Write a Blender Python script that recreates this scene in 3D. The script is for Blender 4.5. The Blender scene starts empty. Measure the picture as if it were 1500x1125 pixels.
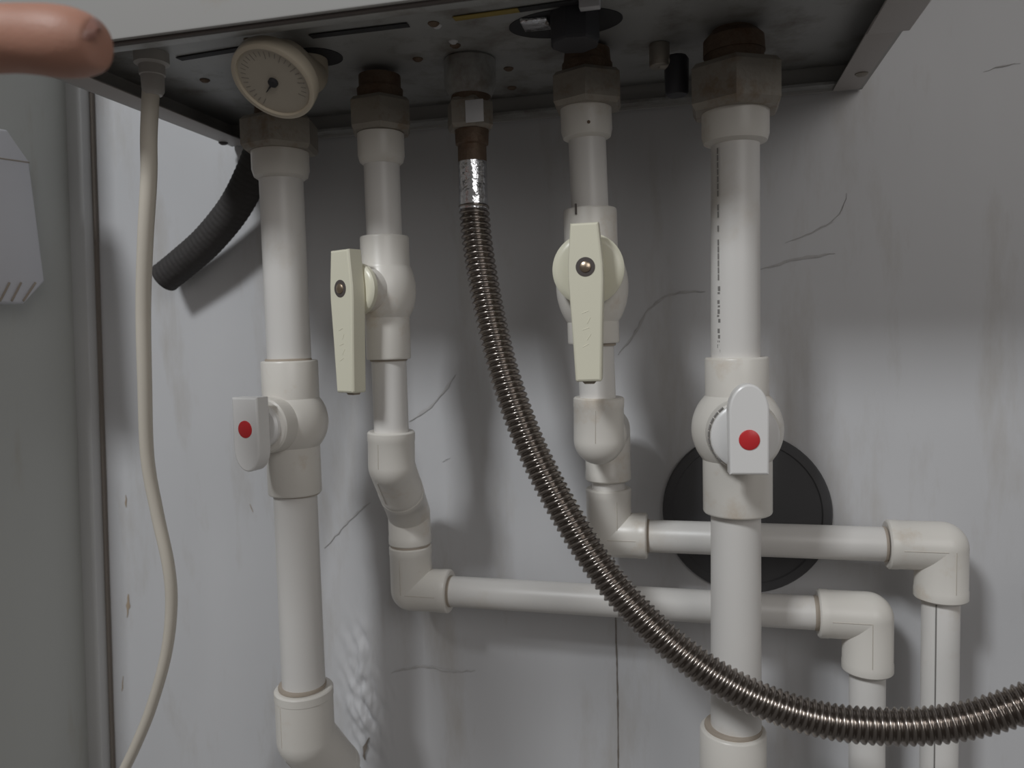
import bpy, bmesh, random
from math import *
from mathutils import Vector, Matrix, noise

random.seed(7)
S = bpy.context.scene
COL = S.collection
V = Vector

# ------------------------------------------------------------------ camera, sky, light
FPX, D, CZ = 1130.0, 0.63, 1.30
ya, pi_, ro = radians(13.5), radians(3.95), radians(1.5)
Fw = V((-sin(ya)*cos(pi_), cos(ya)*cos(pi_), -sin(pi_)))
R0 = V((cos(ya), sin(ya), 0)); U0 = R0.cross(Fw)
Rt = R0*cos(ro) - U0*sin(ro); Up = R0*sin(ro) + U0*cos(ro)
CAM = V((0, -D, CZ))
cd = bpy.data.cameras.new('camera'); cam = bpy.data.objects.new('camera', cd); COL.objects.link(cam)
m = Matrix((Rt, Up, -Fw)).transposed().to_4x4(); m.translation = CAM
cam.matrix_world = m
cd.sensor_width = 36; cd.lens = FPX/1500*36; cd.clip_start = .01
cd.dof.use_dof = True; cd.dof.focus_distance = .52; cd.dof.aperture_fstop = 8
S.camera = cam
S.view_settings.view_transform = 'Standard'; S.view_settings.look = 'None'
S.view_settings.exposure = 0.0; S.view_settings.gamma = 1; S.view_settings.use_curve_mapping = False

w = bpy.data.worlds.new('world'); S.world = w; w.use_nodes = True
nt = w.node_tree; bg = nt.nodes['Background']
tc = nt.nodes.new('ShaderNodeTexCoord'); sx = nt.nodes.new('ShaderNodeSeparateXYZ')
mr = nt.nodes.new('ShaderNodeMapRange'); mr.inputs[1].default_value = -1; mr.inputs[2].default_value = 1
mr.inputs[3].default_value = .08; mr.inputs[4].default_value = .12
nt.links.new(tc.outputs['Generated'], sx.inputs[0]); nt.links.new(sx.outputs[2], mr.inputs[0])
nt.links.new(mr.outputs[0], bg.inputs[1]); bg.inputs[0].default_value = (1, .95, .90, 1)

def area(name, loc, target, size, power, col):
    l = bpy.data.lights.new(name, 'AREA'); l.shape = 'RECTANGLE'; l.size, l.size_y = size; l.energy = power; l.color = col
    o = bpy.data.objects.new(name, l); COL.objects.link(o); o.location = loc
    o.rotation_euler = (V(target)-V(loc)).to_track_quat('-Z', 'Y').to_euler()
    return o
area('window_light', (-.85, -1.8, 2.80), (-.1, 0, 1.25), (.36, .36), 26, (.95, .98, 1))
area('room_light', (1.1, -1.9, 2.1), (.1, 0, 1.25), (1.2, 1.0), 8, (1, .98, .96))

# ------------------------------------------------------------------ measuring helpers (photo pixels -> world points)
def ray(px, py): return Fw + Rt*((px-750)/FPX) - Up*((py-562.5)/FPX)
def P(px, py, Y=-.1): d = ray(px, py); return CAM + d*((Y+D)/d.y)
def PZ(px, py, Z): d = ray(px, py); return CAM + d*((Z-CZ)/d.z)
def PX(px, py, X): d = ray(px, py); return CAM + d*(X/d.x)
def rad(wpx, px, py, Y=-.1):      # radius of an upright cylinder that looks wpx wide there
    p = P(px, py, Y)-CAM; dep = p.dot(Fw)
    return wpx*dep*cos(atan((px-750)/FPX))/(2*FPX)

# ------------------------------------------------------------------ materials
def mat(name, col, rough=.5, metal=0, bump=0, bscale=60, var=0, vscale=8, dirt=None, dscale=5, dlo=.5, dhi=.7, stretch=None, spec=.5, coat=0):
    m = bpy.data.materials.new(name); m.use_nodes = True; t = m.node_tree; b = t.nodes['Principled BSDF']
    b.inputs['Roughness'].default_value = rough; b.inputs['Metallic'].default_value = metal
    b.inputs['Specular IOR Level'].default_value = spec; b.inputs['Coat Weight'].default_value = coat
    L = t.links.new
    tc = t.nodes.new('ShaderNodeTexCoord'); mp = t.nodes.new('ShaderNodeMapping'); L(tc.outputs['Object'], mp.inputs[0])
    if stretch: mp.inputs['Scale'].default_value = stretch
    def mix(fac, a, c):
        x = t.nodes.new('ShaderNodeMix'); x.data_type = 'RGBA'; L(fac, x.inputs[0])
        if isinstance(a, tuple): x.inputs[6].default_value = (*a, 1)
        else: L(a, x.inputs[6])
        if isinstance(c, tuple): x.inputs[7].default_value = (*c, 1)
        else: L(c, x.inputs[7])
        return x.outputs[2]
    n = t.nodes.new('ShaderNodeTexNoise'); n.inputs['Scale'].default_value = vscale; n.inputs['Detail'].default_value = 5; L(mp.outputs[0], n.inputs['Vector'])
    out = mix(n.outputs[0], tuple(c*(1-var) for c in col), tuple(min(1, c*(1+var)) for c in col))
    if dirt:
        n2 = t.nodes.new('ShaderNodeTexNoise'); n2.inputs['Scale'].default_value = dscale; n2.inputs['Detail'].default_value = 8; n2.inputs['Roughness'].default_value = .65
        L(mp.outputs[0], n2.inputs['Vector'])
        r = t.nodes.new('ShaderNodeMapRange'); r.inputs[1].default_value = dlo; r.inputs[2].default_value = dhi; L(n2.outputs[0], r.inputs[0])
        out = mix(r.outputs[0], out, dirt)
    L(out, b.inputs['Base Color'])
    if bump:
        n3 = t.nodes.new('ShaderNodeTexNoise'); n3.inputs['Scale'].default_value = bscale; n3.inputs['Detail'].default_value = 4
        L(tc.outputs['Object'], n3.inputs['Vector'])
        bp = t.nodes.new('ShaderNodeBump'); bp.inputs['Strength'].default_value = bump; bp.inputs['Distance'].default_value = .002
        L(n3.outputs[0], bp.inputs['Height']); L(bp.outputs[0], b.inputs['Normal'])
    return m
M = {}
M['wall'] = mat('wall_paint', (.60, .60, .615), .42, var=.05, vscale=7, dirt=(.45, .42, .385), dscale=9, dlo=.52, dhi=.82, stretch=(2.2, 1, .5), bump=.12, bscale=35)
M['sidewall'] = mat('side_wall_paint', (.52, .53, .51), .5, var=.06, vscale=6, dirt=(.42, .39, .33), dscale=10, dlo=.55, dhi=.8, stretch=(2, 2, .4))
M['trim'] = mat('trim_plastic', (.56, .56, .56), .4, var=.05)
M['pipe'] = mat('white_pipe_plastic', (.74, .72, .695), .38, var=.04, vscale=20, dirt=(.62, .56, .48), dscale=14, dlo=.6, dhi=.85)
M['fit'] = mat('white_fitting_plastic', (.76, .73, .68), .34, var=.04, vscale=20, dirt=(.58, .46, .33), dscale=24, dlo=.58, dhi=.85)
M['white_handle'] = mat('white_handle_plastic', (.82, .81, .80), .3, var=.02)
M['cream'] = mat('cream_handle_plastic', (.80, .775, .63), .3, var=.03, vscale=15)
M['groove'] = mat('stained_joint', (.42, .36, .30), .7, var=.15, vscale=60)
M['red'] = mat('red_cap_plastic', (.62, .035, .04), .3)
M['nut'] = mat('dull_nickel', (.36, .33, .29), .5, metal=.55, var=.2, vscale=40, dirt=(.24, .17, .11), dscale=60, dlo=.5, dhi=.75, bump=.2, bscale=200)
M['brass'] = mat('rusty_brass', (.17, .12, .085), .6, metal=.5, var=.3, vscale=80, dirt=(.14, .08, .05), dscale=90, bump=.4, bscale=300)
M['chrome'] = mat('chrome', (.80, .81, .84), .16, metal=1, bump=.7, bscale=130)
M['brass_screw'] = mat('brass_screw', (.62, .50, .38), .3, metal=1)
M['hose'] = mat('steel_corrugated', (.34, .305, .28), .25, metal=1, var=.12, vscale=30)
M['case'] = mat('boiler_case', (.42, .415, .405), .42, var=.04, dirt=(.40, .37, .33), dscale=25, dlo=.6, dhi=.8)
M['plate'] = mat('galvanised_plate', (.40, .405, .40), .45, metal=.35, var=.2, vscale=18, dirt=(.22, .20, .18), dscale=30, dlo=.5, dhi=.7)
M['lip'] = mat('case_edge_paint', (.47, .44, .425), .5, var=.05)
M['dark'] = mat('dark_opening', (.03, .03, .033), .7)
M['mould'] = mat('mould_line', (.60, .56, .50), .6)
M['brownline'] = mat('dark_brown', (.09, .075, .07), .7)
M['yellow'] = mat('yellowed_wire', (.30, .22, .05), .6, var=.2, vscale=60)
M['black'] = mat('black_plastic', (.04, .04, .048), .45, var=.15)
M['rubber'] = mat('black_rubber', (.045, .041, .040), .75, bump=.3, bscale=150)
M['disc'] = mat('black_disc', (.075, .074, .078), .6, var=.1)
M['cord'] = mat('cream_cord', (.66, .61, .53), .45, var=.05, vscale=30)
M['gland'] = mat('grey_gland', (.50, .48, .46), .45)
M['gauge'] = mat('gauge_cream', (.60, .53, .42), .35, var=.03)
M['gface'] = mat('gauge_face', (.50, .455, .38), .4, var=.08, vscale=60)
M['mark'] = mat('grey_scale_mark', (.30, .27, .24), .5)
M['ink'] = mat('grey_ink', (.24, .23, .22), .6)
M['crack'] = mat('crack_dark', (.49, .48, .48), .8, var=.3, vscale=100)
M['seam'] = mat('panel_seam', (.22, .19, .165), .8)  # wall seams and gaps, also the painted shadow strip beside the trim
M['stain'] = mat('brown_stain', (.42, .33, .24), .7, var=.3, vscale=90)
M['vent'] = mat('vent_plastic', (.68, .68, .72), .45)
M['sticker'] = mat('pale_sticker', (.62, .62, .64), .4)
M['skin'] = mat('skin', (.46, .235, .17), .5, var=.12, vscale=50, bump=.1, bscale=700)
M['skin'].node_tree.nodes['Principled BSDF'].inputs['Subsurface Weight'].default_value = .12
M['skin'].node_tree.nodes['Principled BSDF'].inputs['Subsurface Radius'].default_value = (.008, .003, .002)
M['nail'] = mat('nail', (.54, .31, .26), .2)
M['sleeve'] = mat('sleeve_cloth', (.05, .055, .07), .85, bump=.4, bscale=600)

# ------------------------------------------------------------------ mesh helpers
def frame(d):
    d = d.normalized(); a = V((0, 0, 1)) if abs(d.z) < .9 else V((0, -1, 0))
    x = a.cross(d).normalized(); return x, d.cross(x)
def rings(bm, rr, cap=(True, True)):
    vs = [[bm.verts.new(p) for p in r] for r in rr]; n = len(vs[0])
    for a, b in zip(vs, vs[1:]):
        for i in range(n): bm.faces.new((a[i], a[(i+1) % n], b[(i+1) % n], b[i]))
    if cap[0]: bm.faces.new(vs[0][::-1])
    if cap[1]: bm.faces.new(vs[-1])
def lathe(bm, A, d, prof, seg=40, rot=0, cap=(True, True)):     # prof: (distance along d, radius)
    d = d.normalized(); x, y = frame(d); out = []
    for t, r in prof:
        out.append([A + d*t + (x*cos(rot+2*pi*i/seg)+y*sin(rot+2*pi*i/seg))*r for i in range(seg)])
    rings(bm, out, cap)
def cyl(bm, A, B, r, r2=None, bev=.0008, seg=40, rot=0):
    r2 = r if r2 is None else r2; L = (B-A).length; bev = min(bev, L*.3, r*.5)
    lathe(bm, A, B-A, [(0, r-bev), (bev*.35, r-bev*.35), (bev, r), (L-bev, r2), (L-bev*.35, r2-bev*.35), (L, r2-bev)], seg, rot)
def ball(bm, C, r, sc=(1, 1, 1), seg=32):
    mtx = Matrix.Translation(C) @ Matrix.Diagonal((*sc, 1))
    bmesh.ops.create_uvsphere(bm, u_segments=seg, v_segments=seg//2, radius=r, matrix=mtx)
def tube(bm, pts, rfun, seg=20, cap=(True, True), up=None):
    n = len(pts); T = [(pts[min(i+1, n-1)]-pts[max(i-1, 0)]).normalized() for i in range(n)]
    x = frame(T[0])[0]; out = []
    for i in range(n):
        x = (x - T[i]*x.dot(T[i])).normalized(); y = T[i].cross(x); r = rfun(i) if callable(rfun) else rfun
        if isinstance(r, (list, tuple)): rl = r
        else: rl = [r]*seg
        out.append([pts[i]+(x*cos(2*pi*k/seg)+y*sin(2*pi*k/seg))*rl[k] for k in range(seg)])
    rings(bm, out, cap)
def spline(ctrl, step):            # Catmull-Rom through control points, resampled evenly
    c = [ctrl[0]*2-ctrl[1]] + ctrl + [ctrl[-1]*2-ctrl[-2]]; raw = []
    for i in range(1, len(c)-2):
        for k in range(40):
            t = k/40; a, b, e, f = c[i-1], c[i], c[i+1], c[i+2]
            raw.append(.5*((2*b)+(e-a)*t+(2*a-5*b+4*e-f)*t*t+(3*b-a-3*e+f)*t**3))
    raw.append(c[-2]); out = [raw[0]]; acc = 0
    for a, b in zip(raw, raw[1:]):
        l = (b-a).length
        while acc+l >= step:
            a = a+(b-a)*((step-acc)/l); l = (b-a).length; out.append(a.copy()); acc = 0
        acc += l
    return out
def box(bm, lo, hi, bev=0):
    r = bmesh.ops.create_cube(bm, size=1, matrix=Matrix.Translation((V(lo)+V(hi))/2) @ Matrix.Diagonal((*(V(hi)-V(lo)), 1)))
    if bev:
        es = {e for v in r['verts'] for e in v.link_edges}
        bmesh.ops.bevel(bm, geom=list(es), offset=bev, segments=2, affect='EDGES', profile=.5)
def prism(bm, poly, O, ex, ey, ez, th, bev=.001):               # outline in (ex, ey), extruded along ez with bevelled rims
    def inset(k):
        n = len(poly); res = []
        for i in range(n):
            p0, p1, p2 = V(poly[i-1]), V(poly[i]), V(poly[(i+1) % n])
            a = (p1-p0).normalized(); b = (p2-p1).normalized(); nn = V((-(a.y+b.y), a.x+b.x)).normalized()
            cs = max(.5, nn.dot(V((-a.y, a.x)))); res.append(p1+nn*(k/cs))
        return res
    R = []
    for h, k in ((0, bev), (bev*.35, bev*.35), (bev, 0), (th-bev, 0), (th-bev*.35, bev*.35), (th, bev)):
        R.append([O+ex*p.x+ey*p.y+ez*h for p in inset(k)])
    rings(bm, R)
def build(name, bm, mt, parent=None, ang=38, smooth=True):
    bmesh.ops.recalc_face_normals(bm, faces=bm.faces)
    for f in bm.faces: f.smooth = smooth
    for e in bm.edges:
        if len(e.link_faces) == 2 and e.calc_face_angle(0) > radians(ang): e.smooth = False
    me = bpy.data.meshes.new(name); bm.to_mesh(me); bm.free(); me.materials.append(M[mt])
    o = bpy.data.objects.new(name, me); COL.objects.link(o)
    if parent: o.parent = parent; o.matrix_parent_inverse = parent_inv(parent)
    return o
def parent_inv(p):
    mtx = Matrix.Identity(4); q = p
    while q: mtx = Matrix.Translation(q.location) @ mtx; q = q.parent
    return mtx.inverted() if not p.parent else Matrix.Translation(-p.location) if p.location.length else Matrix.Identity(4)
def thing(name, loc, label, cat, group=None):
    o = bpy.data.objects.new(name, None); COL.objects.link(o); o.location = loc; o.empty_display_size = .02
    o['label'] = label; o['category'] = cat
    if group: o['group'] = group
    return o
def tag(o, label, cat): o['label'] = label; o['category'] = cat; return o
def struct(o): o['kind'] = 'structure'; return o
BM = bmesh.new

# ------------------------------------------------------------------ the setting
def xc(z): return .0367*(z-1.551)       # the corner leans a little
XW = -.5800
def dent(x, z):                          # blistered, lifted paint beside the lower left elbow
    c = P(535, 1030, 0); u, v = (x-c.x)/.019, (z-c.z-.008)/.055
    k = exp(-(u*u+v*v)*1.2)
    n = noise.noise(V((x*140+z*60, z*40, 3)))*.5 + noise.noise(V((x*320, z*90, 9)))*.25
    return k*(.006+.013*n)
bm = BM()
NX, NZ = 40, 40
xs = [-.62+.0 + i*(1.6)/NX for i in range(NX+1)]; zs = [0.2+i*2.4/NZ for i in range(NZ+1)]
c0 = P(535, 1030, 0)
fx = [c0.x-.06+i*.0015 for i in range(81)]; fz = [c0.z-.15+i*.002 for i in range(141)]
xs = sorted([x for x in xs if x < fx[0] or x > fx[-1]]+fx); zs = sorted([z for z in zs if z < fz[0] or z > fz[-1]]+fz)
g = [[bm.verts.new((x, -dent(x, z)+.0006*noise.noise(V((x*9, z*9, 1))), z)) for x in xs] for z in zs]
for j in range(len(zs)-1):
    for i in range(len(xs)-1): bm.faces.new((g[j][i], g[j][i+1], g[j+1][i+1], g[j+1][i]))
wall = struct(build('wall_back', bm, 'wall', ang=180))

def sheared(bm):
    for v in bm.verts: v.co.x += xc(v.co.z)
tl, tr = P(95, 110, -.014).x - xc(1.55), P(117, 110, -.014).x - xc(1.55)
bm = BM(); box(bm, (tl-.05, -.13, .3), (tl, 0, 2.5), .002); sheared(bm)
struct(build('wall_left', bm, 'sidewall'))
bm = BM(); box(bm, (tl-.001, -.014, .3), (tr, -.0002, 2.5), .0015); sheared(bm)
struct(build('trim_1', bm, 'trim'))
bm = BM(); box(bm, (tr+.0002, -.0035, .3), (tr+.0032, -.0003, 2.5)); sheared(bm)
struct(build('trim_shadow', bm, 'seam'))  # dark strip painted in for the trim's shadow on the back wall

def ribbon(bm, pts, wd, jit=.0006, off=.0006, Y=0):
    ps = spline([P(x, y, Y) for x, y in pts], .004); L = []
    for i, p in enumerate(ps):
        t = (ps[min(i+1, len(ps)-1)]-ps[max(i-1, 0)]).normalized(); s = V((-t.z, 0, t.x)); s.normalize()
        q = p + s*random.uniform(-jit, jit); e = min(1, .15+min(i, len(ps)-1-i)/4)
        ww = wd*e*random.uniform(.45, 1.2)/2
        y = -dent(q.x, q.z)-off
        L.append([V((q.x, y, q.z))+s*ww, V((q.x, y-.0003, q.z)), V((q.x, y, q.z))-s*ww])
    vs = [[bm.verts.new(p) for p in r] for r in L]
    for a, b in zip(vs, vs[1:]):
        for k in (0, 1): bm.faces.new((a[k], a[k+1], b[k+1], b[k]))
cracks = [([(905, 520), (930, 487), (950, 455), (972, 436), (1000, 428), (1036, 427)], .0022), ([(1112, 396), (1150, 384), (1185, 377), (1225, 371)], .0022),
          ([(1150, 355), (1190, 340), (1222, 322), (1236, 300), (1240, 282)], .0012), ([(600, 618), (625, 600), (648, 575), (668, 548)], .0028),
          ([(476, 803), (500, 775), (522, 752), (545, 735)], .0018), ([(648, 676), (662, 668)], .002), ([(574, 985), (620, 976), (660, 983), (700, 982)], .0022),
          ([(1440, 105), (1470, 97), (1500, 92)], .0012)]
for pts, wd in cracks:
    bm = BM(); ribbon(bm, pts, wd); build('crack', bm, 'crack', wall)
bm = BM(); ribbon(bm, [(898, 800), (901, 860), (903, 950), (905, 1040), (906, 1160)], .0011, jit=.0001); build('panel_seam', bm, 'seam', wall)
for pts, wd in [([(185, 725), (185, 745)], .004), ([(189, 870), (187, 905)], .005), ([(367, 738), (371, 752)], .003), ([(181, 990), (179, 1015)], .004)]:
    bm = BM(); ribbon(bm, pts, wd, off=.0004); build('stain', bm, 'stain', wall)
for pts, wd in [([(503, 1078), (512, 1092), (518, 1112)], .006), ([(544, 1076), (538, 1092), (536, 1112)], .005)]:
    bm = BM(); ribbon(bm, pts, wd, off=.0012); build('gap', bm, 'seam', wall)

# ------------------------------------------------------------------ boiler
ZL, ZP = 1.4708, 1.4888          # lower lip and recessed bottom plate
XL, XR, YF = -.4025, .1205, -.2365
boiler = thing('boiler', (-.14, -.12, ZL), 'white wall-hung boiler seen from below, all the pipes hang from its grey bottom', 'boiler')
def bp(name, bm, mt, par=None, **k): return build(name, bm, mt, par or boiler, **k)
bm = BM()
box(bm, (XL, YF, ZL), (XL+.002, -.003, 2.15)); box(bm, (XR-.002, YF, ZL), (XR, -.003, 2.15)); box(bm, (XL, -.005, ZL), (XR, -.003, 2.15)); box(bm, (XL, YF, 2.148), (XR, -.003, 2.15))
bp('casing', bm, 'case')
bm = BM(); box(bm, (XL-.001, YF-.004, ZL+.0012), (XR+.001, YF, 2.15), .0012); bp('front_panel', bm, 'case')
bm = BM(); box(bm, (XL+.0015, YF+.001, ZP), (XR-.0015, -.006, ZP+.002)); bp('bottom_plate', bm, 'plate')
bm = BM(); box(bm, (XL, YF, ZL), (XL+.021, -.003, ZL+.0012), .0004); bp('edge_lip', bm, 'lip')
bm = BM(); box(bm, (XR-.0205, YF+.09, ZL), (XR, -.003, ZL+.0012), .0004); box(bm, (XR-.0205, YF, ZL-.0012), (XR+.003, YF+.115, ZL+.0004), .0004); bp('edge_lip', bm, 'lip')
bm = BM(); box(bm, (XL+.002, YF+.0008, ZL+.0005), (XR-.002, YF+.012, ZL+.002), .0004); bp('edge_lip', bm, 'plate')
bm = BM(); box(bm, (XL+.06, YF-.0006, ZL-.0004), (XR, YF+.0022, ZL+.0015)); bp('gap_line', bm, 'brownline')  # solid dark strip put in for the shaded gap under the front panel
bm = BM(); box(bm, (XL+.002, -.016, ZL+.002), (XR-.002, -.004, ZL+.004)); bp('back_lip', bm, 'plate')
for (a, b, mt) in [((262, 86), (396, 64), 'dark'), ((455, 53), (598, 36), 'dark'), ((665, 27), (760, 14), 'yellow'), ((760, 14), (850, 1), 'dark')]:
    A, B = PZ(*a, ZP-.0004), PZ(*b, ZP-.0004); bm = BM()
    d = (B-A).normalized(); s = V((-d.y, d.x, 0))*.0032
    prism(bm, [(0, -.003), ((B-A).length, -.003), ((B-A).length, .003), (0, .003)], A, d, V((-d.y, d.x, 0)), V((0, 0, -1)), .0006, .0001)
    bp('slot' if mt == 'dark' else 'wire', bm, mt)
def screw(px, py, Z, r=.003, mt='nut'):
    p = PZ(px, py, Z); bm = BM(); lathe(bm, p+V((0, 0, .0015)), V((0, 0, -1)), [(0, r), (.002, r), (.0032, r*.6), (.0034, .0001)], 20); bp('screw', bm, mt)
screw(1262, 108, ZL-.0002, .0042); screw(327, 209, ZL, .004, 'brownline')
for q in [(300, 117), (612, 86), (635, 34), (667, 66), (365, 58), (385, 60), (745, 100), (750, 128)]: screw(*q, ZP, .0036, 'brass')
for q in [(640, 37), (377, 62), (664, 60)]: screw(*q, ZP, .003, 'sticker')
# recessed inspection opening with black cap
pc = PZ(828, 34, ZP); bm = BM()
lathe(bm, pc+V((0, 0, .0005)), V((0, 0, -1)), [(0, .030), (.0009, .030)], 48); oh = bp('opening', bm, 'dark')
for v in oh.data.vertices: v.co.y = pc.y+(v.co.y-pc.y)*.75; v.co.x = pc.x+(v.co.x-pc.x)*1.18
bm = BM(); a = PZ(787, 40, ZP-.003); box(bm, a-V((.009, .010, 0)), a+V((.008, .007, .003)), .001); bp('bracket', bm, 'chrome')
bm = BM(); a = PZ(842, 50, ZP-.012); lathe(bm, a+V((0, 0, .0115)), V((0, 0, -1)), [(0, .0155), (.016, .0155), (.018, .0142), (.0181, .0001)], 8, rot=.2); bp('pump_cap', bm, 'black')
bm = BM(); a = PZ(864, 8, ZP-.004); box(bm, a-V((.006, .003, .002)), a+V((.006, .003, .004)), .0008); bp('clip', bm, 'sticker')
# filling tap
a = PZ(966, 78, ZP-.006); bm = BM(); cyl(bm, V((a.x, a.y, ZP)), V((a.x, a.y, ZP-.015)), .0068); cyl(bm, V((a.x, a.y, ZP-.011)), V((a.x+.012, a.y+.004, ZP-.013)), .005)
tapo = bp('filling_tap', bm, 'nut')
b0 = V((a.x+.011, a.y+.004, ZP-.008)); bm = BM(); lathe(bm, b0, V((0, 0, -1)), [(0, .0068), (.002, .0082), (.024, .0078), (.0255, .0068), (.0256, .0001)], 12); build('tap_knob', bm, 'black', tapo)
# pressure gauge
gc = P(400, 121, -.205); gn = ((CAM-gc).normalized()*cos(radians(50)) + (-Rt*.50-Up*.86).normalized()*sin(radians(50))).normalized()
GR = .0255; bk = gc-gn*.004
bm = BM(); lathe(bm, gc-gn*.013, gn, [(0, GR*.80), (.001, GR*.86), (.004, GR*.88), (.0045, GR*.98), (.0055, GR), (.012, GR), (.0135, GR*.985), (.014, GR*.95), (.014, GR*.88), (.0122, GR*.86)], 56, cap=(True, True)); gauge = bp('pressure_gauge', bm, 'gauge')
bm = BM(); lathe(bm, gc-gn*.0011, gn, [(0, GR*.85), (.0004, GR*.85)], 48); gf = build('dial', bm, 'gface', gauge)
gxx = V((0, 0, 1)).cross(gn).normalized(); gyy = gn.cross(gxx)
bm = BM()
for k in range(28):
    t = radians(-40+k*260/27); dd = gxx*cos(t)+gyy*sin(t); o = gc-gn*.0006+dd*GR*(.66 if k % 3 else .60); ss = gn.cross(dd)
    prism(bm, [(0, -.00018), (GR*(.12 if k % 3 else .18), -.00018), (GR*(.12 if k % 3 else .18), .00018), (0, .00018)], o, dd, ss, gn, .0001, .00002)
build('scale_marks', bm, 'mark', gauge)
bm = BM(); lathe(bm, gc-gn*.0006, gn, [(0, .0030), (.0016, .0029), (.0022, .0022), (.0023, .0001)], 24)
dd = (-gxx*.45-gyy*.89).normalized(); dd = (dd if (dd.dot(Rt) < 0) else dd)
tipdir = (P(384, 146, -.205)-gc); tipdir = (tipdir-gn*tipdir.dot(gn)).normalized(); ss = gn.cross(tipdir)
prism(bm, [(-.002, -.0009), (.0098, -.0002), (.0098, .0002), (-.002, .0009)], gc-gn*.0002, tipdir, ss, gn, .0005, .0001); build('needle', bm, 'dark', gauge)
hole = PZ(458, 84, ZP)
bm = BM(); tube(bm, spline([gc-gn*.012, gc-gn*.022, V((hole.x-.003, hole.y, ZP-.012)), V((hole.x-.003, hole.y, ZP+.006))], .002), lambda i: .0120, 32); build('gauge_neck', bm, 'gauge', gauge)
bm = BM(); lathe(bm, hole+V((0.003, 0, .0004)), V((0, 0, -1)), [(0, .0175), (.0008, .0175)], 40); bp('gauge_hole', bm, 'dark')

# ------------------------------------------------------------------ pipework builders
DN = V((0, 0, -1))
def stack(par, name, mt, cen, prof, Y=-.1, seg=48):   # prof (py, width px) along the axis through cen = [(py, px), ...]
    def cx(y): (y0, x0), (y1, x1) = cen; return x0+(x1-x0)*(y-y0)/(y1-y0)
    A = P(cx(prof[0][0]), prof[0][0], Y); B = P(cx(prof[-1][0]), prof[-1][0], Y); d = (B-A); L = d.length
    pr_ = []; z0, z1 = A.z, B.z
    for y, wp in prof:
        q = P(cx(y), y, Y); pr_.append(((z0-q.z)/(z0-z1)*L, rad(wp, cx(y), y, Y)))
    bm = BM(); lathe(bm, A, d, pr_, seg); return build(name, bm, mt, par)
def collar_prof(y0, y1, w, b=2.5):      # a socket with rounded rims
    return [(y0, w-2*b), (y0+b*.35, w-b*.7), (y0+b, w), (y1-b, w), (y1-b*.35, w-b*.7), (y1, w-2*b)]
def hexnut(par, px, y0, y1, wpx, rot=0, Y=-.1, name='union_nut', mt='nut'):
    A, B = P(px, y0, Y), P(px, y1, Y); r = rad(wpx*1.06, px, (y0+y1)/2, Y); L = (B-A).length; bm = BM()
    lathe(bm, A, DN, [(0, r*.80), (0, r*.90), (L*.12, r), (L*.86, r), (L, r*.92), (L, r*.80)], 6, rot); return build(name, bm, mt, par, ang=20)
def elbow(par, A, C, B, r, seam=None, name='elbow', bore=None):
    bm = BM()
    def leg(E):
        L = (E-C).length; b = .0012
        lathe(bm, C, E-C, [(0, r), (L-.0075, r), (L-.0070, r*1.016), (L-b, r*1.016), (L-b*.3, r*1.016-b*.6), (L, r*1.0-b), (L-.0005, r*.74)], 48)
    leg(A); leg(B); ball(bm, C, r*1.0, seg=48)
    e = build(name, bm, 'fit', par, ang=30)
    if seam is not None:
        s = seam.normalized()
        for E in (A, B):
            bm = BM()
            ax = (E-C).normalized(); sd = (s-ax*s.dot(ax)).normalized()
            if s.dot(ax) > .8: continue
            tube(bm, [C+sd*(r+.00005), E-ax*.008+sd*(r+.00005)], .0003, 6); build('mould_seam', bm, 'mould', e)
    return e
def pipe_seg(par, A, B, r, name='pipe'):
    bm = BM(); cyl(bm, A, B, r, bev=.0003); return build(name, bm, 'pipe', par)
def ring(par, A, ax, r, t=.0011):       # dirt line around a joint
    bm = BM(); lathe(bm, A-ax*t/2, ax, [(0, r), (t*.3, r+.00035), (t*.7, r+.00035), (t, r)], 40); return build('joint_line', bm, 'groove', par)

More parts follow.
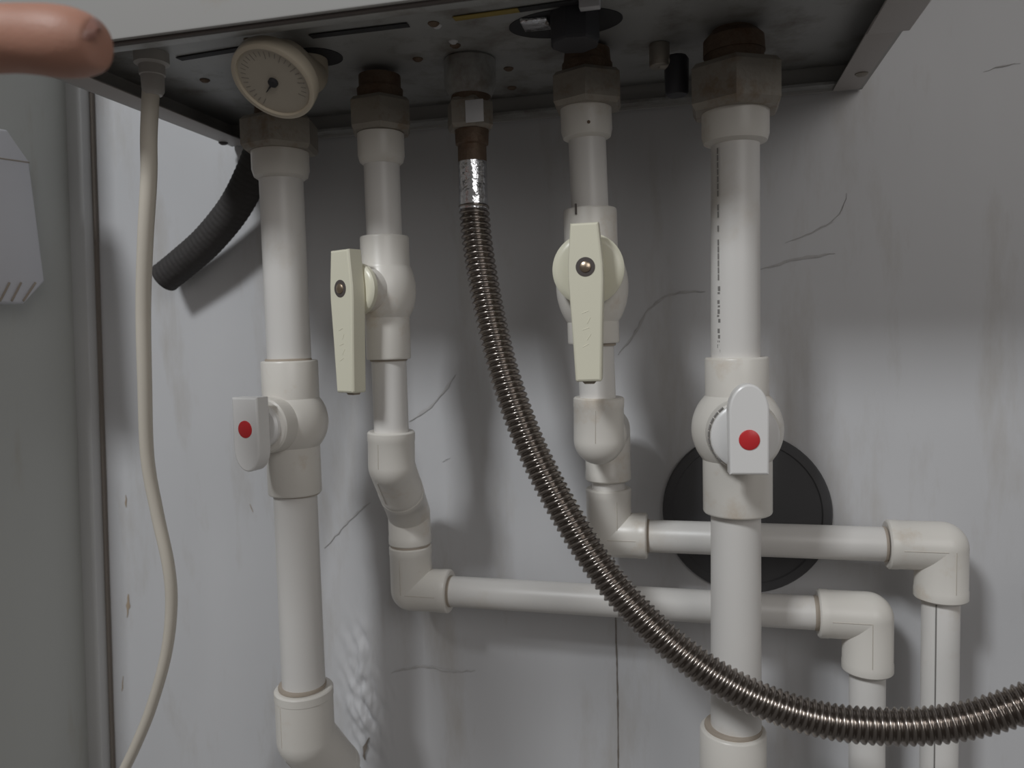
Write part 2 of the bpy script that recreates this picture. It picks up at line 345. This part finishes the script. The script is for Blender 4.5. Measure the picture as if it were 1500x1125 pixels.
def valve(par, kind, cen, Y, ytop, ybot, wsock, ybody, wbody, az, hz, yellow, hcol, wlow=None, wtop=None, ybulge=None):
    """ball valve: sockets + bulging body on the pipe axis, stem towards azimuth az (from -Y, positive = right)"""
    def cx(y): (y0, x0), (y1, x1) = cen; return x0+(x1-x0)*(y-y0)/(y1-y0)
    C = P(cx(ybody), ybody, Y); T = P(cx(ytop), ytop, Y); Bt = P(cx(ybot), ybot, Y)
    rs = rad(wtop or wsock, cx(ybody), ybody, Y); rl = rad(wlow or wsock, cx(ybody), ybody, Y); rb = rad(wbody, cx(ybody), ybody, Y)
    ax = (T-Bt).normalized(); L = (T-Bt).length; c = (P(cx(ybulge or ybody), ybulge or ybody, Y)-Bt).length; pr_ = [(0, rl*.78), (0, rl*.965), (.0005, rl*.985), (.0014, rl)]
    el = 1.4 if yellow else 1.05
    h1 = el*sqrt(max(rb*rb-(rl*1.0)**2, 1e-8)); h2 = el*sqrt(max(rb*rb-(rs*1.0)**2, 1e-8))
    for k in range(25):
        t = -1+2*k/24; z = t*(h1 if t < 0 else h2)*1.0
        pr_.append((c+z, max(rl if t < 0 else rs, sqrt(max(rb*rb-(z/el)**2, 0)))))
    pr_ += [(L-.0014, rs), (L-.0005, rs*.985), (L, rs*.965), (L, rs*.78)]
    s = V((sin(az), -cos(az), 0)); bm = BM(); lathe(bm, Bt, ax, pr_, 64)
    rboss = rb*(.76 if yellow else .76)
    x = ax.cross(s).normalized()
    lathe(bm, C, s, [(0, rboss), (rb*.95, rboss), (rb*1.06, rboss*.97), (rb*1.10, rboss*.90), (rb*1.10, .001)], 48)
    v = build('ball_valve', bm, 'fit', par, ang=30)
    # collar under the handle
    L0 = rb*(1.05 if ybulge else 1.10); bm = BM()
    rc = (rb*.945 if az > radians(-20) else rb*.84) if yellow else rb*(.70 if az > 0 else .56)
    if yellow: lathe(bm, C+s*L0, s, [(0, rc*.9), (.0006, rc), (.0035, rc), (.005, rc*.93), (.0058, rc*.80), (.0058, .001)], 56)
    else: lathe(bm, C+s*L0, s, [(0, rc), (.003, rc), (.0045, rc*.9), (.0045, .001)], 56)
    build('collar', bm, 'cream' if yellow else 'white_handle', v)
    H = hz; O = C + s*(L0+(.0055 if yellow else .004)); Oz = V((O.x, O.y, C.z))
    up = ax
    gapz = (.006 if az > radians(-20) else .0005) if yellow else .003
    bm = BM(); cyl(bm, O-s*.001, O+s*(gapz+.004), .0075 if yellow else .0085); build('stem', bm, hcol, v)
    th = .0125 if yellow else .0125
    O2 = O + s*gapz
    if yellow:
        a, b = H
        out = [(-.0092, a), (-.0101, a*.6), (-.0114, 0.002), (-.0115, -.008), (-.0100, b*.5), (-.0086, b+.0012), (-.0078, b), (.0078, b), (.0086, b+.0012), (.0100, b*.5), (.0115, -.008), (.0114, .002), (.0101, a*.6), (.0092, a)]
        out = [(p[0]*(.96 if az > radians(-20) else 1.03), p[1]) for p in out]
        bm = BM(); prism(bm, out[::-1] if False else out, O2, x, up, s, th, .0015); h = build('handle', bm, hcol, v, ang=25)
        so = O2+s*(th+.0001)
        bm = BM(); lathe(bm, so-s*.0002, s, [(0, .0060), (.00035, .0060), (.0004, .0056), (.0004, .0001)], 32); build('screw_recess', bm, 'brownline', h)
        bm = BM(); lathe(bm, so, s, [(0, .0036), (.0007, .0034), (.0013, .0024), (.0014, .0001)], 24); build('handle_screw', bm, 'brass_screw', h)
        bm = BM()
        for k, (u, tt) in enumerate([(-.001, .3), (.0012, -.4), (-.0008, .35), (.001, -.3), (-.0012, .2)]):
            oo = O2+s*(th)+up*(-.028-k*.0052)+x*u; dd = (x*sin(tt+.9)+up*cos(tt+.9)).normalized()
            tube(bm, [oo-dd*.0022, oo+dd*.0022], .00022, 6)
        build('embossed_marks', bm, hcol, h)
        e = O2 + up*(b-.0002) + s*(th*.35)
        bm = BM(); prism(bm, [(-.0045, 0), (.0045, 0), (.003, -.0016), (-.003, -.0016)][::-1], e-s*.003, x, up, s, .006, .0003); build('hollow_end', bm, 'groove', h)
    else:
        a, b, rnd = H     # a above, b below the stem, rnd: which end is rounded
        hw = .0118; out = []
        n = 14; sgn = 1 if rnd == 'top' else -1; e = a if rnd == 'top' else b; q = b if rnd == 'top' else a
        out.append((-hw*.97, q)); 
        for k in range(n+1):
            t = pi*k/n; out.append((-hw*cos(t), e-sgn*.017+sgn*.017*sin(t)))
        out.append((hw*.97, q))
        if sgn > 0: out = out[::-1]
        bm = BM(); prism(bm, out, O2, x, up, s, th, .0013); h = build('handle', bm, hcol, v, ang=25)
        so = O2+s*(th-.0002)
        bm = BM(); lathe(bm, so, s, [(0, .0062), (.0006, .0061), (.0010, .0052), (.0011, .0001)], 32); build('red_cap', bm, 'red', h)
        if rnd == 'top':
            bm = BM()
            for k in range(9):
                t0 = pi*(.2+.065*k)
                tube(bm, [C+s*L0*1.0+(-x*sin(tt)+up*cos(tt))*rboss*.97 for tt in (t0, t0+.17)], .0005, 6)
            build('joint_line', bm, 'ink', v)
    return C, s

# ------------------------------------------------------------------ pipe 1 (far left)
Yp = -.1
r1 = thing('heating_pipe', P(413, 250), 'thick white pipe furthest left, white red-dotted lever, elbow at its foot', 'pipe')
c1 = [(240, 411), (1000, 445)]
hexnut(r1, 409, 176, 224, 112, .25); stack(r1, 'connector', 'brass', [(130, 409), (185, 409)], [(128, 70), (178, 74)])
stack(r1, 'coupling', 'fit', c1, [(221, 80), (223, 86), (250, 86), (260, 80), (264, 68)])
stack(r1, 'pipe', 'pipe', c1, [(258, 66), (1010, 64)])
valve(r1, 'white', c1, Yp, 528, 722, 84, 617, 108, radians(-11), (.0225, -.0305, 'bottom'), False, 'white_handle', wtop=84, wlow=80)
ring(r1, P(422.5, 527), DN, rad(68, 422, 527), .0022); ring(r1, P(436, 722), DN, rad(66, 436, 722), .002)
E0 = P(445, 1006); C1 = P(448, 1078); B1 = C1+V((.007, .032, -.046)); re = rad(86, 446, 1040)
elbow(r1, E0, C1, B1, re, seam=V((-.45, -1, 0)))
dv = (B1-C1).normalized(); pipe_seg(r1, B1-dv*.006, B1+dv*((-.0005-B1.y)/dv.y), rad(64, 446, 1040))
ring(r1, P(443, 1003), DN, rad(70, 443, 1003), .003)

# ------------------------------------------------------------------ pipe 2 (yellow lever seen from the side)
r2 = thing('heating_pipe', P(560, 240), 'thin white pipe left of the steel hose, cream lever turned sideways, running low across wall', 'pipe')
c2 = [(210, 558), (620, 573)]
hexnut(r2, 557, 148, 196, 92, .15); stack(r2, 'connector', 'brass', [(110, 556), (150, 557)], [(112, 62), (132, 62), (132, 68), (150, 66)])
stack(r2, 'coupling', 'fit', c2, [(195, 64), (197, 69), (229, 69), (238, 64), (242, 54)])
stack(r2, 'pipe', 'pipe', c2, [(236, 53), (640, 51)])
valve(r2, 'yellow', c2, Yp, 347, 526, 70, 425, 88, radians(-25), (.0265, -.072), True, 'cream', wtop=72, wlow=66)
ring(r2, P(569.5, 527), DN, rad(54, 570, 527), .0018); X2 = P(574, 690).x; r25 = .01225; rf = .0172
a = P(573, 631); c = P(574, 682)
z2 = P(602, 797, -.042).z; X2b = P(601, 797, -.042).x; e2 = P(601, 752, -.042); e2.x = X2b
c = V((X2, Yp, c.z)); mid = c.lerp(e2, .52)
elbow(r2, a, c, mid, rf, seam=V((-.2, -1, 0)))
elbow(r2, mid, e2, V((X2b, -.042, z2+.0006)), rf, seam=None)
lh0 = P(660, 866, -.042); lh1 = P(1197, 898, -.042)
C3 = V((X2b, -.042, lh0.z)); elbow(r2, V((X2b, -.042, z2-.0006)), C3, V((lh0.x, -.042, lh0.z)), rf, seam=V((-.2, -1, 0)))
ring(r2, V((X2b, -.042, z2)), DN, rf-.001, .0025)
C4 = P(1271, 900, -.042); C4.z = lh1.z; drop = P(1271, 982, -.042).z
pipe_seg(r2, lh0, lh1, r25)
elbow(r2, lh1, C4, V((C4.x, -.042, drop)), rf, seam=V((0, -1, 0)))
pipe_seg(r2, V((C4.x, -.042, drop)), V((C4.x, -.042, drop-.55)), r25)
ring(r2, lh0, V((1, 0, 0)), r25, .003); ring(r2, lh1-V((.001, 0, 0)), V((1, 0, 0)), r25, .003)

# ------------------------------------------------------------------ pipe 4 (yellow lever facing out)
r4 = thing('heating_pipe', P(866, 200), 'thin white pipe right of the steel hose, cream lever facing out, crossing black disc', 'pipe')
c4 = [(230, 861), (620, 877)]
hexnut(r4, 860, 110, 160, 104, .45); stack(r4, 'connector', 'brass', [(70, 860), (120, 860)], [(74, 66), (95, 70), (95, 74), (118, 74)])
stack(r4, 'coupling', 'fit', c4, [(155, 70), (157, 75), (192, 75), (202, 70), (206, 56)])
for q in (840, 867):
    p = P(q, 188, Yp); rr = rad(75, 860, 188); k = (p.x-P(861, 188).x)/rr; bm = BM(); lathe(bm, V((p.x, Yp-rr*sqrt(max(0, 1-k*k))+.0008, p.z)), V((k, -sqrt(1-k*k), 0)), [(0, .0011), (.001, .0011)], 12); build('rust_spot', bm, 'brass', r4)
stack(r4, 'pipe', 'pipe', c4, [(200, 55), (590, 53)])
valve(r4, 'yellow', [(230, 862), (620, 873)], Yp, 307, 503, 78, 399, 106, radians(3), (.0272, -.0715), True, 'cream', wtop=78, wlow=76, ybulge=420)
ring(r4, P(873, 504), DN, rad(57, 872, 504), .0025); bm = BM(); q = P(849, 304); q2 = P(849, 319); k_ = sqrt(max(0, rad(78, 862, 310)**2-(q.x-P(862, 310).x)**2)); tube(bm, [V((q.x, Yp-k_-.0001, q.z)), V((q.x, Yp-k_-.0001, q2.z))], .0007, 6); build('ink_mark', bm, 'brownline', r4)
X4 = P(877, 650).x; z4c = P(877, 644).z; rf4 = .0172
elbow(r4, P(877, 581), V((X4, Yp, z4c)), V((X4, -.078, z4c)), rf4, seam=V((0, -1, 0)))
X4b = P(891, 700, -.042).x; zj = P(890, 703, -.042).z; zk = P(890, 714, -.042).z
elbow(r4, V((X4b, -.076, z4c)), V((X4b, -.042, z4c)), V((X4b, -.042, zj)), rf4)
pipe_seg(r4, V((X4b, -.042, zj+.002)), V((X4b, -.042, zk-.002)), r25*1.05)
hh0 = P(949, 785, -.042); hh1 = P(1298, 797, -.042)
elbow(r4, V((X4b, -.042, zk)), V((X4b, -.042, hh0.z)), hh0, rf4, seam=V((.5, -1, 0)))
C5 = P(1379, 800, -.042); C5.z = hh1.z; dz = P(1377, 876, -.042).z
pipe_seg(r4, hh0, hh1, r25)
elbow(r4, hh1, C5, V((C5.x, -.042, dz)), rf4, seam=V((.3, -1, 0)))
pipe_seg(r4, V((C5.x, -.042, dz)), V((C5.x, -.042, dz-.60)), r25)
ring(r4, hh0, V((1, 0, 0)), r25, .003); ring(r4, hh1-V((.001, 0, 0)), V((1, 0, 0)), r25, .002)
bm = BM(); tube(bm, [V((C5.x-.0058, -.042-.01085, dz)), V((C5.x-.0058, -.042-.01085, dz-.60))], .0005, 6); build('printed_line', bm, 'ink', r4)

# ------------------------------------------------------------------ pipe 5 (right, red dot lever)
r5 = thing('heating_pipe', P(1077, 250), 'thickest white pipe, in front of the black disc, with printed line and red-dotted lever', 'pipe')
c5 = [(210, 1077), (1000, 1078)]
hexnut(r5, 1077, 98, 166, 139, .55)
stack(r5, 'connector', 'brass', [(45, 1074), (105, 1076)], [(34, 60), (50, 62), (50, 74), (58, 90), (80, 92), (80, 88), (106, 88)])
stack(r5, 'coupling', 'fit', c5, [(157, 92), (160, 100), (199, 100), (209, 94), (213, 72)])
stack(r5, 'pipe', 'pipe', c5, [(205, 72), (1085, 75)])
valve(r5, 'white', [(210, 1077), (1000, 1082)], Yp, 523, 750, 98, 628, 136, radians(5), (.0335, -.0212, 'top'), False, 'white_handle', wtop=94, wlow=103)
stack(r5, 'coupling', 'fit', [(210, 1077), (1000, 1074)], collar_prof(1066, 1210, 98, 3))
pipe_seg(r5, P(1074, 1205), P(1074, 1205)-V((0, 0, .45)), rad(74, 1074, 1100))
ring(r5, P(1074, 1064), DN, rad(84, 1074, 1064), .003)
# printed line of small illegible marks along the pipe
bm = BM(); x5 = P(1077, 400).x; rr = rad(73, 1077, 400); th0 = radians(-44); z = P(1055, 222, Yp).z; ze = P(1055, 518, Yp).z
dirn = V((sin(th0), -cos(th0), 0)); tg = V((cos(th0), sin(th0), 0))
k = 0
while z > ze:
    L = random.choice((.0012, .0018, .0024, .003)) if k > 18 else .0038
    wv = .0018 if k > 18 else .0011
    o = V((x5, Yp, z))+dirn*(rr+.00005)
    if random.random() > (.25 if k > 18 else .05):
        off = random.uniform(-.0006, .0006) if k > 18 else 0
        prism(bm, [(-wv/2, 0), (wv/2, 0), (wv/2, -L), (-wv/2, -L)][::-1], o+tg*off, tg, V((0, 0, 1)), dirn, .0001, .00002)
    z -= L+random.uniform(.0006, .0016 if k > 18 else .0007); k += 1
build('printed_line', bm, 'ink', r5, smooth=False)

# ------------------------------------------------------------------ gas hose
gh = thing('gas_hose', P(692, 240), 'corrugated steel hose hanging from the boiler and sweeping down to the right', 'hose')
stack(gh, 'flange', 'plate', [(88, 688), (145, 689)], [(84, 66), (90, 76), (125, 76), (142, 62)])
stack(gh, 'connector', 'brass', [(130, 690), (155, 690)], [(128, 50), (132, 58), (152, 58)])
nutg = hexnut(gh, 688, 148, 192, 66, .05); A, B = P(705, 153, -.1), P(705, 188, -.1)
bm = BM(); rr = rad(66, 688, 170); q = P(704, 171, -.1); yb = -.1-rr*.97; sg = .0064
box(bm, (q.x-sg, yb-.0006, q.z-.0075), (q.x+sg, yb+.0004, q.z+.0075), .0004); build('sticker', bm, 'sticker', nutg)
stack(gh, 'union', 'brass', [(190, 691), (238, 692)], [(189, 48), (192, 50), (212, 48), (214, 42), (238, 42)])
bm = BM(); A, B = P(692, 236), P(694, 308); L = (B-A).length
rr = rad(42, 693, 270); lathe(bm, A, B-A, [(0, rr*.9), (.0008, rr), (L*.55, rr*1.0), (L*.9, rr*1.03), (L-.0005, rr*1.02), (L, rr*.9)], 40); build('sleeve', bm, 'chrome', gh)
hp = [(694, 300, -.1), (698, 345, -.101), (706, 400, -.104), (719, 468, -.108), (741, 555, -.115), (779, 657, -.124), (836, 765, -.133), (901, 860, -.14), (985, 945, -.147), (1082, 1010, -.15), (1190, 1051, -.15), (1296, 1064, -.15), (1400, 1058, -.15), (1500, 1030, -.15), (1600, 985, -.15), (1720, 920, -.145), (1830, 850, -.135)]
pitch = .0043; st = pitch/8
ps = spline([P(*q) for q in hp], st); seg = 28
def hr(i):
    out = []
    for k in range(seg):
        ph = (i/8 + k/seg) % 1.0
        h = (ph/.62) if ph < .62 else (1-(ph-.62)/.38)
        out.append(.0087+.0022*sin(h*pi/2)**1.3)
    return out
bm = BM(); tube(bm, ps, hr, seg); build('corrugated_tube', bm, 'hose', gh, ang=60)

# ------------------------------------------------------------------ black disc on the wall
bm = BM(); c = P(1092, 750, 0); Rd = .0645
lathe(bm, V((c.x, 0.0003, c.z)), V((0, -1, 0)), [(0, Rd), (.003, Rd), (.0042, Rd-.001), (.0042, Rd-.007), (.0030, Rd-.008), (.0026, Rd-.012), (.0026, .001)], 72)
tag(build('wall_cover', bm, 'disc'), 'round black cover plate on the wall behind the right pipe', 'cover')

# ------------------------------------------------------------------ drain hose (black)
bm = BM(); dp = spline([P(394, 175, -.05), P(388, 205, -.045), P(369, 255, -.038), P(343, 305, -.032), P(305, 352, -.027), P(268, 385, -.024), P(241, 407, -.022)], .0012)
n = len(dp); tube(bm, dp, lambda i: .0136 + .00022*sin(i*1.6), 32, cap=(True, False))
e = dp[-1]; t = (dp[-1]-dp[-2]).normalized()
lathe(bm, e-t*.0002, t, [(0, .0139), (.001, .0137), (.001, .0108), (-.010, .0106)], 32, cap=(False, True))
dh = thing('drain_hose', dp[-1], 'short black rubber hose ending open in front of the wall at left', 'hose')
build('hose_tube', bm, 'rubber', dh)
bm = BM(); lathe(bm, e-t*.0098, t, [(0, .0107), (.0004, .0107)], 32); build('open_end', bm, 'dark', dh)

# ------------------------------------------------------------------ power cord
g0 = PZ(221, 92, ZP-.006); Yg = g0.y
cd_ = thing('power_cord', g0, 'pale round cord with a stepped plug hanging from the boiler at left', 'cord')
bm = BM(); A = P(221, 70, Yg); B = P(221, 140, Yg); L = (B-A).length; k = .40
rw = lambda wpx: rad(wpx, 221, 110, Yg)
lathe(bm, A, DN, [(0, rw(52)), (L*.08, rw(54)), (L*.34, rw(54)), (L*.38, rw(40)), (L*.58, rw(40)), (L*.60, rw(36)), (L*.92, rw(34)), (L, rw(26))], 32); build('gland', bm, 'gland', cd_)
cp = [(221, 130, Yg), (218, 200, Yg+.002), (218, 260, Yg+.006), (213, 350, Yg+.010), (210, 450, Yg+.016), (212, 560, Yg+.022), (216, 670, Yg+.03), (230, 750, Yg+.036), (247, 830, Yg+.04), (251, 890, Yg+.044), (243, 960, Yg+.048), (222, 1035, Yg+.052), (200, 1090, Yg+.055), (172, 1150, Yg+.058), (150, 1210, Yg+.06), (135, 1300, Yg+.06), (150, 1420, Yg+.06), (160, 1600, Yg+.06)]
ps = spline([P(*q) for q in cp], .002); bm = BM(); N = len(ps)
tube(bm, ps, lambda i: rad(26-7*min(1, i*.002/.42), 221, 500, Yg+.03*min(1, i*.002/.42)), 20); build('cable', bm, 'cord', cd_)

# ------------------------------------------------------------------ vent box on the left wall
XV = -.548
poly = [(-70, 178), (12, 190), (44, 236), (67, 412), (37, 445), (-70, 440)]
pts = [PX(x, y, XV) for x, y in poly]
bm = BM(); O = V((XV, 0, 0)); pl = [(-p.y, p.z) for p in pts]
vb = thing('ventilation_box', pts[2]+V((-.02, 0, 0)), 'white plastic box with slotted underside on the left wall', 'vent')
xb = lambda z: tl+xc(z)
ex, ey = V((0, -1, 0)), V((0, 0, 1))
prism(bm, pl, V((tl+xc(1.4)-.002, 0, 0)), ex, ey, V((1, 0, 0)), XV-(tl+xc(1.4)-.002), .0025)
build('housing', bm, 'vent', vb)
for k in range(5):
    q0 = PX(52-k*17-(4 if k else 0), 414, XV+.0002); q1 = PX(34-k*17, 441, XV+.0002); bm = BM(); tube(bm, [q0, q1], .0009, 6); build('slot', bm, 'groove', vb)
bm = BM(); tube(bm, [PX(43, 238, XV), PX(-70, 222, XV)], .0006, 6); build('seam', bm, 'groove', vb)

# ------------------------------------------------------------------ person: a hand, thumb pointing in from the left
per = thing('person', P(-160, 90, -.33), "person's hand reaching in from the left with the thumb out at the boiler corner", 'person')
YT = -.385
def hp_(px, py, Y=YT): return P(px, py, Y)
tip = hp_(160, 66); ip = hp_(12, 56, YT-.004); mcp = hp_(-160, 70, YT-.016); cmc = hp_(-310, 140, YT-.03)
wr = hp_(-440, 330, YT-.04); fa = wr + V((-.09, -.20, -.16))
kn = [hp_(-330+i*22, -60+i*(-6)+i*52, YT+.004+i*.016-.02) for i in range(4)]
mesh = bpy.data.meshes.new('hand'); vs, es, rs = [], [], []
def add(p, r, par=None):
    vs.append(p); rs.append(r)
    if par is not None: es.append((par, len(vs)-1))
    return len(vs)-1
pal = wr.lerp(kn[1], .5)
i_w = add(wr, (.026, .021)); i_p = add(pal, (.034, .020), i_w); i_f = add(fa, (.036, .033), i_w)
i_c = add(cmc, (.017, .016), i_p); i_m = add(mcp, (.0135, .013), i_c)
i_mi = add(mcp.lerp(ip, .5), (.0140, .0128), i_m); i_i = add(ip, (.0140, .0130), i_mi)
ch = i_i
for f_, r_ in ((.30, .0146), (.55, .0152), (.78, .0143), (.93, .0115), (1.0, .0088)): ch = add(ip.lerp(tip, f_*.93), (r_, r_*.93), ch)
for k in range(4):
    l = (.040, .045, .042, .033)[k]; b = kn[k]
    a = add(b, (.0105, .010), i_p)
    p1 = b+V((.012, .022, -.006))*(l/.04); p2 = p1+V((.002, .002, -.024))*(l/.045); p3 = p2+V((-.012, -.010, -.008))*(l/.045)
    a = add(p1, (.0092, .009), a); a = add(p2, (.0084, .008), a); a = add(p3, (.0074, .0070), a)
mesh.from_pydata([tuple(v) for v in vs], es, []); hand = bpy.data.objects.new('hand', mesh); COL.objects.link(hand)
hand.parent = per; hand.matrix_parent_inverse = parent_inv(per); mesh.materials.append(M['skin'])
sk = hand.modifiers.new('skin', 'SKIN'); sk.use_smooth_shade = True
for i, r in enumerate(rs): mesh.skin_vertices[0].data[i].radius = (r[0]*.95, r[1]*.95); mesh.skin_vertices[0].data[i].use_root = (i == 0)
ss_ = hand.modifiers.new('sub', 'SUBSURF'); ss_.levels = 3; ss_.render_levels = 3
# nail
tcam = (CAM-tip).normalized(); ax = (tip-ip).normalized(); nu = (V((0, 0, 1))*.62+tcam*.75+ax*.15); nu = (nu-ax*nu.dot(ax)).normalized(); sd = ax.cross(nu)
bm = BM(); cN = tip - ax*.0072 + nu*.0088
for a in range(1): pass
rr_ = []
for i in range(9):
    u = -1+i/4
    rr_.append([cN+ax*(.0060*u)+sd*(.0072*sin(t)*sqrt(max(.02, 1-u*u*.92)))+nu*(.0035*(cos(t)-1)-.0022*max(u, 0)**2) for t in [(-1.2+2.4*j/8) for j in range(9)]])
vv = [[bm.verts.new(p) for p in r] for r in rr_]
for i in range(8):
    for j in range(8): bm.faces.new((vv[i][j], vv[i][j+1], vv[i+1][j+1], vv[i+1][j]))
bmesh.ops.solidify(bm, geom=bm.faces[:], thickness=.0006)
build('thumbnail', bm, 'nail', per)
bm = BM(); q = fa.lerp(wr, .62); lathe(bm, q, fa-q, [(0, .040), (.002, .042), ((fa-q).length*.5, .044), ((fa-q).length*1.2, .046)], 36); build('sleeve', bm, 'sleeve', per)
